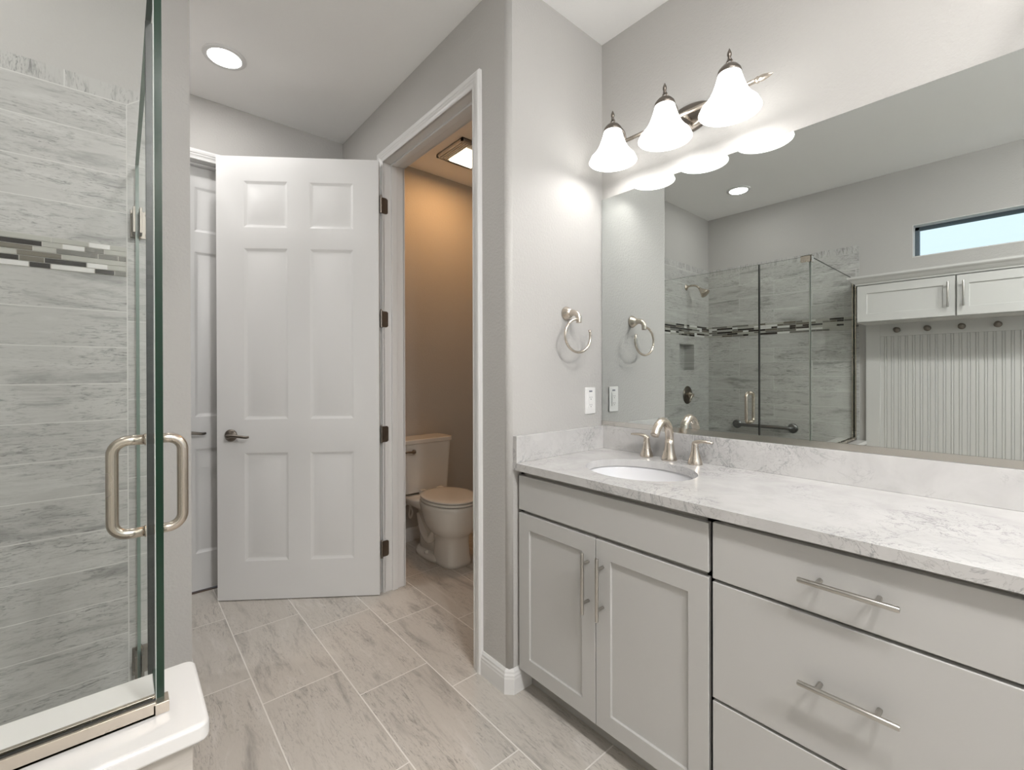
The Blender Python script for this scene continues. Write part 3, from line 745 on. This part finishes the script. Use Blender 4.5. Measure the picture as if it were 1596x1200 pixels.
# wall mirror
mr = obj('wall_mirror', boxes((XR-.0075, XR-.0015, YE, YS-.003, 1.026, 2.062)), M['mirror'])
tag(mr, 'large frameless wall mirror above the vanity backsplash', 'mirror')
tag(obj('bottom_channel', boxes((XR-.012, XR-.0005, YE, YS-.003, 1.0045, 1.026)), M['chrome'], mr), 'metal channel under the mirror')

# ------------------------------------------------------------------ vanity light
def vanity_light(y0, label):
    vl = thing('vanity_light', (XR, y0, 2.25), label, 'wall light')
    VX, BX, BZ = 1.56, 1.635, 2.243
    bm = BM()
    rings = [[(XR-d, y0-.01+.105*f*math.cos(2*PI*i/40), 2.262+.058*f*math.sin(2*PI*i/40)) for i in range(40)] for d, f in ((.001, 1), (.006, 1), (.012, .93), (.018, .78), (.022, .5))]
    obj('backplate', loft(bm, rings), M['nickel_d'], vl, smooth=True)
    bm = tube(BM(), [(BX, y0+.298, BZ), (BX, y0-.295, BZ)], .0078, 16)
    for s, y in ((1, y0+.298), (-1, y0-.295)):
        lathe(bm, [(.0078, 0), (.011, .004), (.011, .009), (.008, .012), (.010, .016), (.0105, .024), (.0065, .042), (.001, .056)], (BX, y, BZ), (0, s, 0), 18)
    obj('bar', bm, M['nickel'], vl, smooth=True)
    bm = BM()
    for s in (1, -1):
        tube(bm, curve([(XR-.015, y0-.01+s*.02, 2.235), (XR-.05, y0-.01+s*.05, 2.205), (BX+.01, y0-.01+s*.11, 2.212), (BX, y0-.01+s*.16, BZ-.006)], 8), .0055, 12)
        tube(bm, [(XR-.012, y0-.01+s*.022, BZ+.004), (BX, y0-.01+s*.022, BZ)], .006, 12)
    obj('brace', bm, M['nickel'], vl, smooth=True)
    for k, y in enumerate((y0+.239, y0, y0-.240)):
        zr = 2.135
        prof_s = [(.036, .128), (.040, .112), (.046, .092), (.054, .070), (.065, .048), (.079, .029), (.0865, .022), (.090, .018), (.0935, .010), (.0975, .001), (.0985, 0), (.0945, .0005), (.089, .012), (.084, .020), (.076, .027), (.062, .046), (.051, .068), (.043, .090), (.037, .110), (.033, .126)]
        s_ = obj('lamp_shade', lathe(BM(), prof_s, (VX, y, zr), (0, 0, 1), 44, cap=False), M['shade'], vl, smooth=True)
        obj('shade_cap', lathe(BM(), [(.036, .122), (.0385, .128), (.036, .138), (.026, .150), (.014, .157), (.008, .160)], (VX, y, zr), (0, 0, 1), 28), M['nickel_d'], s_, smooth=True)
        bm = lathe(BM(), [(.004, .172), (.0065, .177), (.0045, .182), (.0075, .190), (.0070, .198), (.003, .208), (.0008, .213)], (VX, y, zr), (0, 0, 1), 14)
        tube(bm, arc((VX, y, zr+.166), .0085, 0, 2*PI, 18, (0, 1, 0), (0, 0, 1)), .0032, 8, cap=False)
        obj('finial', bm, M['nickel_d'], s_, smooth=True)
        obj('arm', tube(BM(), curve([(BX, y-.012, BZ), (BX-.012, y-.010, BZ+.035), (VX+.03, y-.004, zr+.158), (VX+.006, y, zr+.163)], 7), .0048, 12), M['nickel_d'], vl, smooth=True)
        obj('bulb', lathe(BM(), [(.010, .112), (.013, .105), (.017, .100), (.016, .096), (.004, .094)], (VX, y, zr), (0, 0, 1), 20), M['bulb'], s_, smooth=True)
        ld = bpy.data.lights.new('bulb_light', 'POINT'); ld.energy = P_VANITY; ld.color = WHITE_LAMP; ld.shadow_soft_size = .038
        lo_ = bpy.data.objects.new('bulb_light', ld); COL.objects.link(lo_); lo_.location = (VX, y, zr+.046); lo_.parent = None
vanity_light(.907, 'three-light vanity fixture with bell-shaped frosted shades over the sink')
vanity_light(-.42, 'matching three-light vanity fixture further along the mirror, towards the viewpoint')

# ------------------------------------------------------------------ towel ring, outlet
tr = thing('towel_ring', (1.466, YS, 1.508), 'brushed nickel open towel ring on the side wall', 'towel ring')
TRX, TRZ = 1.466, 1.508
obj('mount', lathe(BM(), [(.030, 0), (.031, .003), (.029, .008), (.021, .020), (.015, .032)], (TRX, YS, TRZ), (0, -1, 0), 28), M['nickel'], tr, smooth=True)
obj('arm', tube(BM(), curve([(TRX, YS-.025, TRZ), (TRX, YS-.045, TRZ-.001), (TRX, YS-.062, TRZ-.008), (TRX, YS-.071, TRZ-.022), (TRX, YS-.072, TRZ-.046)], 6), interp([.016, .013, .012, .0115, .0115], 6), 18), M['nickel'], tr, smooth=True)
rp = arc((TRX-.004, YS-.072, 1.407), 1.0, math.radians(84), math.radians(384), 44, (.081, 0, 0), (0, 0, .070))
obj('ring', tube(BM(), rp, .0055, 14), M['nickel'], tr, smooth=True)
ot = thing('outlet', (1.623, YS, 1.122), 'white outlet plate with a small dark label, beside the mirror', 'outlet')
obj('cover_plate', boxes((1.588, 1.660, YS-.006, YS, 1.062, 1.183)), M['plastic'], ot, bevel=.003)
bm = boxes((1.607, 1.641, YS-.0085, YS-.006, 1.089, 1.156))
for z in (1.104, 1.138):
    for x, hh in ((1.618, .006), (1.630, .005)): box(bm, x-.0009, x+.0009, YS-.0089, YS-.0084, z-hh/2, z+hh/2, 1)
    lathe(bm, [(.0022, 0), (.0022, .0004)], (1.624, YS-.0085, z-.0085), (0, -1, 0), 10, mi=1)
obj('receptacle', bm, [M['plastic'], M['dark']], ot)
obj('label_strip', boxes((1.614, 1.636, YS-.0068, YS-.006, 1.162, 1.169)), M['sticker'], ot)

# ------------------------------------------------------------------ recessed lights
def can(x, y, label, power):
    t = thing('ceiling_light', (x, y, ZC), label, 'ceiling light', 'recessed ceiling lights')
    obj('trim_ring', lathe(BM(), [(.093, 0), (.093, -.004), (.088, -.009), (.075, -.010), (.070, -.007)], (x, y, ZC), (0, 0, 1), 44, cap=False), M['trim'], t, smooth=True)
    obj('lens', lathe(BM(), [(.071, -.001), (.071, -.008), (.050, -.0088), (.001, -.009)], (x, y, ZC), (0, 0, 1), 44), M['lens'], t, smooth=True)
    ld = bpy.data.lights.new('can_light', 'AREA'); ld.shape = 'DISK'; ld.size = .13; ld.energy = power; ld.color = WHITE_LAMP
    lo_ = bpy.data.objects.new('can_light', ld); COL.objects.link(lo_); lo_.location = (x, y, ZC-.012)
can(.388, 2.575, 'round recessed ceiling light above the open door', P_CAN)
can(-.50, 2.62, 'unseen recessed ceiling light added in the hall alcove behind the shower wall', P_FILL_HALL)  # unseen, added to lift the hall; far wall is brighter on that side
can(-.528, 1.616, 'round recessed ceiling light above the shower, seen in the mirror', P_CAN)
can(.45, -.25, 'unseen recessed fill light added over the middle of the bathroom floor', P_FILL_NEAR)  # out-of-view lamp added to raise the general brightness
dl = thing('fill_dome_light', (.5, -1.15, ZC), 'unseen glass dome fill light added behind the viewpoint', 'ceiling light')  # added lamp, brightens ceilings and fronts from out of view
obj('base_ring', lathe(BM(), [(.175, 0), (.175, -.02), (.165, -.03)], (.5, -1.15, ZC), (0, 0, 1), 40), M['nickel'], dl, smooth=True)
obj('dome', lathe(BM(), [(.160, -.028), (.165, -.06), (.150, -.10), (.110, -.135), (.060, -.152), (.001, -.157)], (.5, -1.15, ZC), (0, 0, 1), 40), emit('fill_dome_glow', WHITE_LAMP, E_FILL_DOME), dl, smooth=True)
can(.45, -1.70, 'unseen recessed fill light added near the wall behind the viewpoint', P_FILL_NEAR)  # second out-of-view lamp added as fill

# ------------------------------------------------------------------ toilet room
fl = thing('fan_light', (1.86, 2.585, ZC), 'square louvred fan light on the toilet-room ceiling', 'ceiling fan light')
ox0, ox1, oy0, oy1, oz = 1.69, 2.03, 2.43, 2.75, ZC-.022
lx0, lx1, ly0, ly1 = 1.775, 1.965, 2.50, 2.72
bm = boxes((ox0, ox1, oy0, oy0+.02, oz, ZC), (ox0, ox1, oy1-.02, oy1, oz, ZC), (ox0, ox0+.012, oy0, oy1, oz, ZC), (ox1-.012, ox1, oy0, oy1, oz, ZC),
           (ox0, lx0, oy0, oy1, ZC-.006, ZC), (lx1, ox1, oy0, oy1, ZC-.006, ZC), (lx0, lx1, oy0, ly0, oz, ZC), (lx0, lx1, ly1, oy1, oz, ZC))
for i in range(4):
    x = ox0+.022+i*.016; box(bm, x, x+.008, oy0, oy1, oz, ZC-.006)
    x = ox1-.030-i*.012; box(bm, x, x+.006, oy0, oy1, oz, ZC-.006)
obj('grille', bm, M['trim'], fl)
obj('lens', boxes((lx0, lx1, ly0, ly1, oz-.008, ZC-.004)), M['lens_warm'], fl, bevel=.006)
ld = bpy.data.lights.new('fan_light_lamp', 'AREA'); ld.shape = 'RECTANGLE'; ld.size = .18; ld.size_y = .2; ld.energy = P_TOILET; ld.color = WARM_LAMP
lo_ = bpy.data.objects.new('fan_light_lamp', ld); COL.objects.link(lo_); lo_.location = ((lx0+lx1)/2, (ly0+ly1)/2, oz-.012)

TCX = 1.662
to = thing('toilet', (TCX, 2.66, 0), 'white two-piece toilet with closed lid', 'toilet')
# pedestal and bowl: one loft from the floor to the rim (front towards -Y)
secs = [  # cy, rx, ry front, ry back, z, exponent
    (2.545, .106, .150, .10, 0, 3.2), (2.545, .104, .148, .10, .02, 3.2), (2.545, .098, .142, .10, .06, 3.0), (2.545, .096, .140, .10, .14, 2.8),
    (2.545, .099, .144, .11, .180, 2.7), (2.548, .112, .160, .12, .196, 2.5), (2.552, .134, .186, .14, .218, 2.35), (2.56, .155, .211, .17, .26, 2.25), (2.565, .166, .226, .19, .31, 2.15), (2.57, .173, .238, .21, .36, 2.1), (2.57, .175, .242, .22, .392, 2.1), (2.57, .168, .236, .22, .398, 2.1)]
bm = loft(BM(), [sell(TCX, c, rx, rf, z, e, 48, rb) for c, rx, rf, rb, z, e in secs])
# rear deck under the tank, trapway column and foot flange
loft(bm, [sell(TCX, 2.80, .085, .14, z, 3, 40, .12) if z < .3 else sell(TCX, 2.82, rx, .13, z, 3.2, 40, .14) for z, rx in ((0, 0), (.30, .10), (.345, .16), (.375, .175), (.392, .175))][1:])
loft(bm, [sell(TCX, 2.76, rx, .16, z, 2.6, 40, .10) for z, rx in ((0, .085), (.10, .080), (.20, .083), (.32, .10))])
loft(bm, [sell(TCX, 2.70, rx, .20, z, 2.8, 40, .17) for z, rx in ((0, .125), (.022, .125), (.036, .112), (.042, .09))])
# curved trapway bulge on both sides
for s in (1, -1):
    tube(bm, curve([(TCX+s*.070, 2.62, .20), (TCX+s*.078, 2.68, .12), (TCX+s*.078, 2.76, .17), (TCX+s*.074, 2.82, .27)], 6), interp([.024, .030, .030, .024], 6), 16)
    lathe(bm, [(.016, 0), (.015, .012), (.008, .018)], (TCX+s*.108, 2.67, .038), (0, 0, 1), 14)
obj('bowl', bm, M['porcelain'], to, smooth=True)
obj('seat_gap_shade', loft(BM(), [sell(TCX, 2.57, .160, .228, z, 2.1, 48, .20) for z in (.396, .404)]), M['dark'], to)  # near-black disc, its colour stands for shade between bowl and seat
bm = loft(BM(), [sell(TCX, 2.57, .174*f, .243*f, z, 2.1, 48, .205) for z, f in ((.403, .97), (.405, 1), (.416, 1), (.419, .975))])
obj('seat', bm, M['porcelain'], to, smooth=False, bevel=.002)
obj('lid_gap_shade', loft(BM(), [sell(TCX, 2.57, .158, .226, z, 2.1, 48, .19) for z in (.418, .424)]), M['dark'], to)  # near-black disc, its colour stands for shade between seat and lid
bm = loft(BM(), [sell(TCX, 2.57, .173*f, .242*f, z, 2.1, 48, .205*f) for z, f in ((.423, .97), (.425, 1), (.433, 1), (.438, .96), (.442, .82), (.444, .5), (.4445, .1))])
for s in (1, -1): box(bm, TCX+s*.07-.02, TCX+s*.07+.02, 2.765, 2.80, .404, .436)
obj('lid', bm, M['porcelain'], to, smooth=False, bevel=.002)
def rbox(bm, x0, x1, y0, y1, z0, z1, taper=0, r=.03, n=6):
    def ring(a0, a1, b0, b1, z):
        pts = []
        for cx_, cy2, st in ((a1-r, b1-r, 0), (a0+r, b1-r, PI/2), (a0+r, b0+r, PI), (a1-r, b0+r, 3*PI/2)):
            for i in range(n+1): pts.append((cx_+r*math.cos(st+PI/2*i/n), cy2+r*math.sin(st+PI/2*i/n), z))
        return pts
    return loft(bm, [ring(x0+taper, x1-taper, y0+taper*.6, y1, z0), ring(x0, x1, y0, y1, z1)])
obj('tank', rbox(BM(), TCX-.200, TCX+.200, 2.825, 3.025, .405, .752, .018, .035), M['porcelain'], to, bevel=.006)
obj('tank_lid', rbox(BM(), TCX-.208, TCX+.208, 2.812, 3.030, .752, .785, 0, .035), M['porcelain'], to, bevel=.008, seg=3)
bm = lathe(BM(), [(.016, 0), (.016, .006), (.010, .010), (.008, .020)], (1.545, 2.826, .700), (0, -1, 0), 18)
tube(bm, curve([(1.545, 2.802, .700), (1.525, 2.798, .703), (1.49, 2.800, .706), (1.47, 2.803, .704)], 5), interp([.008, .0075, .007, .005], 5), 12)
tag(obj('flush_lever', bm, M['nickel_d'], to, smooth=True), 'small metal flush lever')
sv = thing('supply_valve', (1.61, YF, .25), 'white water supply valve and hose beside the toilet', 'water valve')
obj('valve', lathe(lathe(BM(), [(.032, 0), (.030, .006), (.012, .012), (.012, .05)], (1.60, YF-.002, .30), (0, -1, 0), 22), [(.018, 0), (.020, .012), (.014, .024)], (1.60, YF-.05, .30), (0, -1, 0), 16), M['plastic'], sv, smooth=True)
obj('hose', tube(BM(), curve([(1.60, YF-.045, .295), (1.622, YF-.05, .23), (1.602, YF-.06, .19), (1.585, YF-.07, .22), (1.588, YF-.08, .30), (1.562, YF-.09, .37), (1.558, YF-.10, .404)][::1], 7), .0065, 12), M['plastic'], sv, smooth=True)

# ------------------------------------------------------------------ wall cabinet, hook board on the window wall
CF = -.77                       # cabinet door faces (towards +X)
HC0, HC1 = -.216, .856
hz0, hz1 = 1.622, 1.905
wc = thing('wall_cabinet', (XL, .32, hz0), 'white wall cabinet with crown moulding, reflected in the mirror', 'cabinet')
obj('body', boxes((XL+.001, CF-.02, HC0, HC1, hz0, hz1)), M['cabw'], wc)
prof_c = [(0, 0), (.006, 0), (.008, .008), (.020, .018), (.034, .034), (.046, .044), (.050, .050), (.050, .062), (0, .062)]
fns = [lambda p: (XL+.001, HC1+p[0], hz1-.005+p[1]), lambda p: (CF+p[0], HC1+p[0], hz1-.005+p[1]), lambda p: (CF+p[0], HC0-p[0], hz1-.005+p[1]), lambda p: (XL+.001, HC0-p[0], hz1-.005+p[1])]
obj('crown', sweep_profile(BM(), fns, prof_c), M['cabw'], wc)
cm = (HC0+HC1)/2
for s, (a, b_) in ((1, (cm+.004, HC1-.003)), (-1, (HC0+.003, cm-.004))):
    bm = shaker(BM(), a, b_, hz0+.004, hz1-.012, 0); bmesh.ops.scale(bm, vec=(-1, 1, 1), verts=bm.verts); bmesh.ops.translate(bm, vec=(CF, 0, 0), verts=bm.verts)
    d = obj('door', bm, M['cabw'], wc, bevel=.0012)
    hy = cm + s*.037
    smooth_angle(bar_pull(d, (CF+.030, hy, hz0+.062), (CF+.030, hy, hz1-.052), .02, CF, M['steel']))
hb = thing('hook_board', (XL, .32, 0), 'white beadboard panel with a framed edge below the wall cabinet', 'panel')
obj('board', boxes((XL+.001, XL+.014, HC0, HC1, .0, hz0)), M['cabw'], hb)
fbz = 1.527
bm = boxes((XL+.014, XL+.030, HC1-.088, HC1, 0, hz0), (XL+.014, XL+.030, HC0, HC0+.088, 0, hz0), (XL+.014, XL+.030, HC0+.088, HC1-.088, fbz, hz0), (XL+.014, XL+.030, HC0+.088, HC1-.088, 0, .14))
obj('rail_frame', bm, M['cabw'], hb, bevel=.0015)
# beadboard: boards with a round bead and a groove
bm = BM(); y = HC0+.088; pit = .0415; prof_b = []
while y < HC1-.088-1e-6:
    y2 = min(y+pit, HC1-.088)
    for dy, dx in ((0, .002), (.002, .006), (.0245, .006), (.0262, .0015), (.0285, .0015), (.030, .0055), (.0345, .007), (.039, .0055), (.0405, .002)):
        if y+dy < y2: prof_b.append((XL+.014+dx, y+dy))
    y = y2
prism(bm, prof_b + [(XL+.0141, HC1-.088), (XL+.0141, HC0+.088)], ZP, .14, fbz)
obj('beadboard', bm, M['cabw'], hb)
def hook(y):
    t = thing('coat_hook', (XL+.03, y, 1.573), '', 'coat hook', 'coat hooks on the white board')
    bm = rbox(BM(), -.016, .016, -.013, .013, 0, .008, 0, .008, 4)
    hm = Matrix.Translation((XL+.03, y, 1.573)) @ Matrix.Rotation(PI/2, 4, 'Y') @ Matrix.Rotation(PI/2, 4, 'Z')
    bm = lathe(BM(), [(.021, 0), (.021, .004), (.014, .009), (.008, .012)], (XL+.03, y, 1.573), (1, 0, 0), 20)
    obj('rose', bm, M['nickel_d'], t, smooth=True)
    bm = tube(BM(), curve([(XL+.038, y, 1.573), (XL+.055, y, 1.571), (XL+.070, y, 1.575)], 5), interp([.007, .006, .006], 5), 10)
    lathe(bm, [(.006, 0), (.014, .003), (.017, .010), (.014, .017), (.004, .020)], (XL+.068, y, 1.575), (1, 0, .1), 18)
    obj('knob', bm, M['nickel_d'], t, smooth=True)
    return t
h0 = hook(.666); h0['label'] = 'metal coat hook nearest the shower on the white board'
for y, lab in ((.493, 'second metal coat hook from the shower, under the first cabinet door'), (.313, 'metal coat hook below the gap between the cabinet doors'), (.139, 'fourth metal coat hook from the shower, under the second cabinet door')):
    dup(h0, (XL+.03, y, 1.573), lab)

# ------------------------------------------------------------------ outside: the neighbour's roof edge and the ground
hs = thing('neighbor_house', (-15, 5, 0), 'pale roof of a neighbouring house seen through the high window', 'house', kind='structure')
obj('wall', boxes((-20, -12.4, 1.6, 12, -.2, 3.3)), plain('house_stucco', (.55, .50, .43), .8), hs)
bm = BM(); e_ = [bm.verts.new(p) for p in ((-11.9, .9, 3.3), (-20.5, .9, 3.3), (-20.5, 12.6, 3.3), (-11.9, 12.6, 3.3))]; r_ = [bm.verts.new(p) for p in ((-16.2, 4.6, 5.4), (-16.2, 8.8, 5.4))]
for q in ((e_[0], e_[1], r_[0]), (e_[2], e_[3], r_[1]), (e_[1], e_[2], r_[1], r_[0]), (e_[3], e_[0], r_[0], r_[1]), tuple(e_)): bm.faces.new(q)
obj('roof', bm, plain('roof_tile', (.42, .36, .32), .8, bumpy=(6, .5, .03)), hs)
ng = obj('ground', boxes((-40, XL-2, -30, 30, -.3, -.15)), plain('lawn', (.12, .18, .06), .9)); tag(ng, 'lawn outside the window', 'lawn', kind='structure')
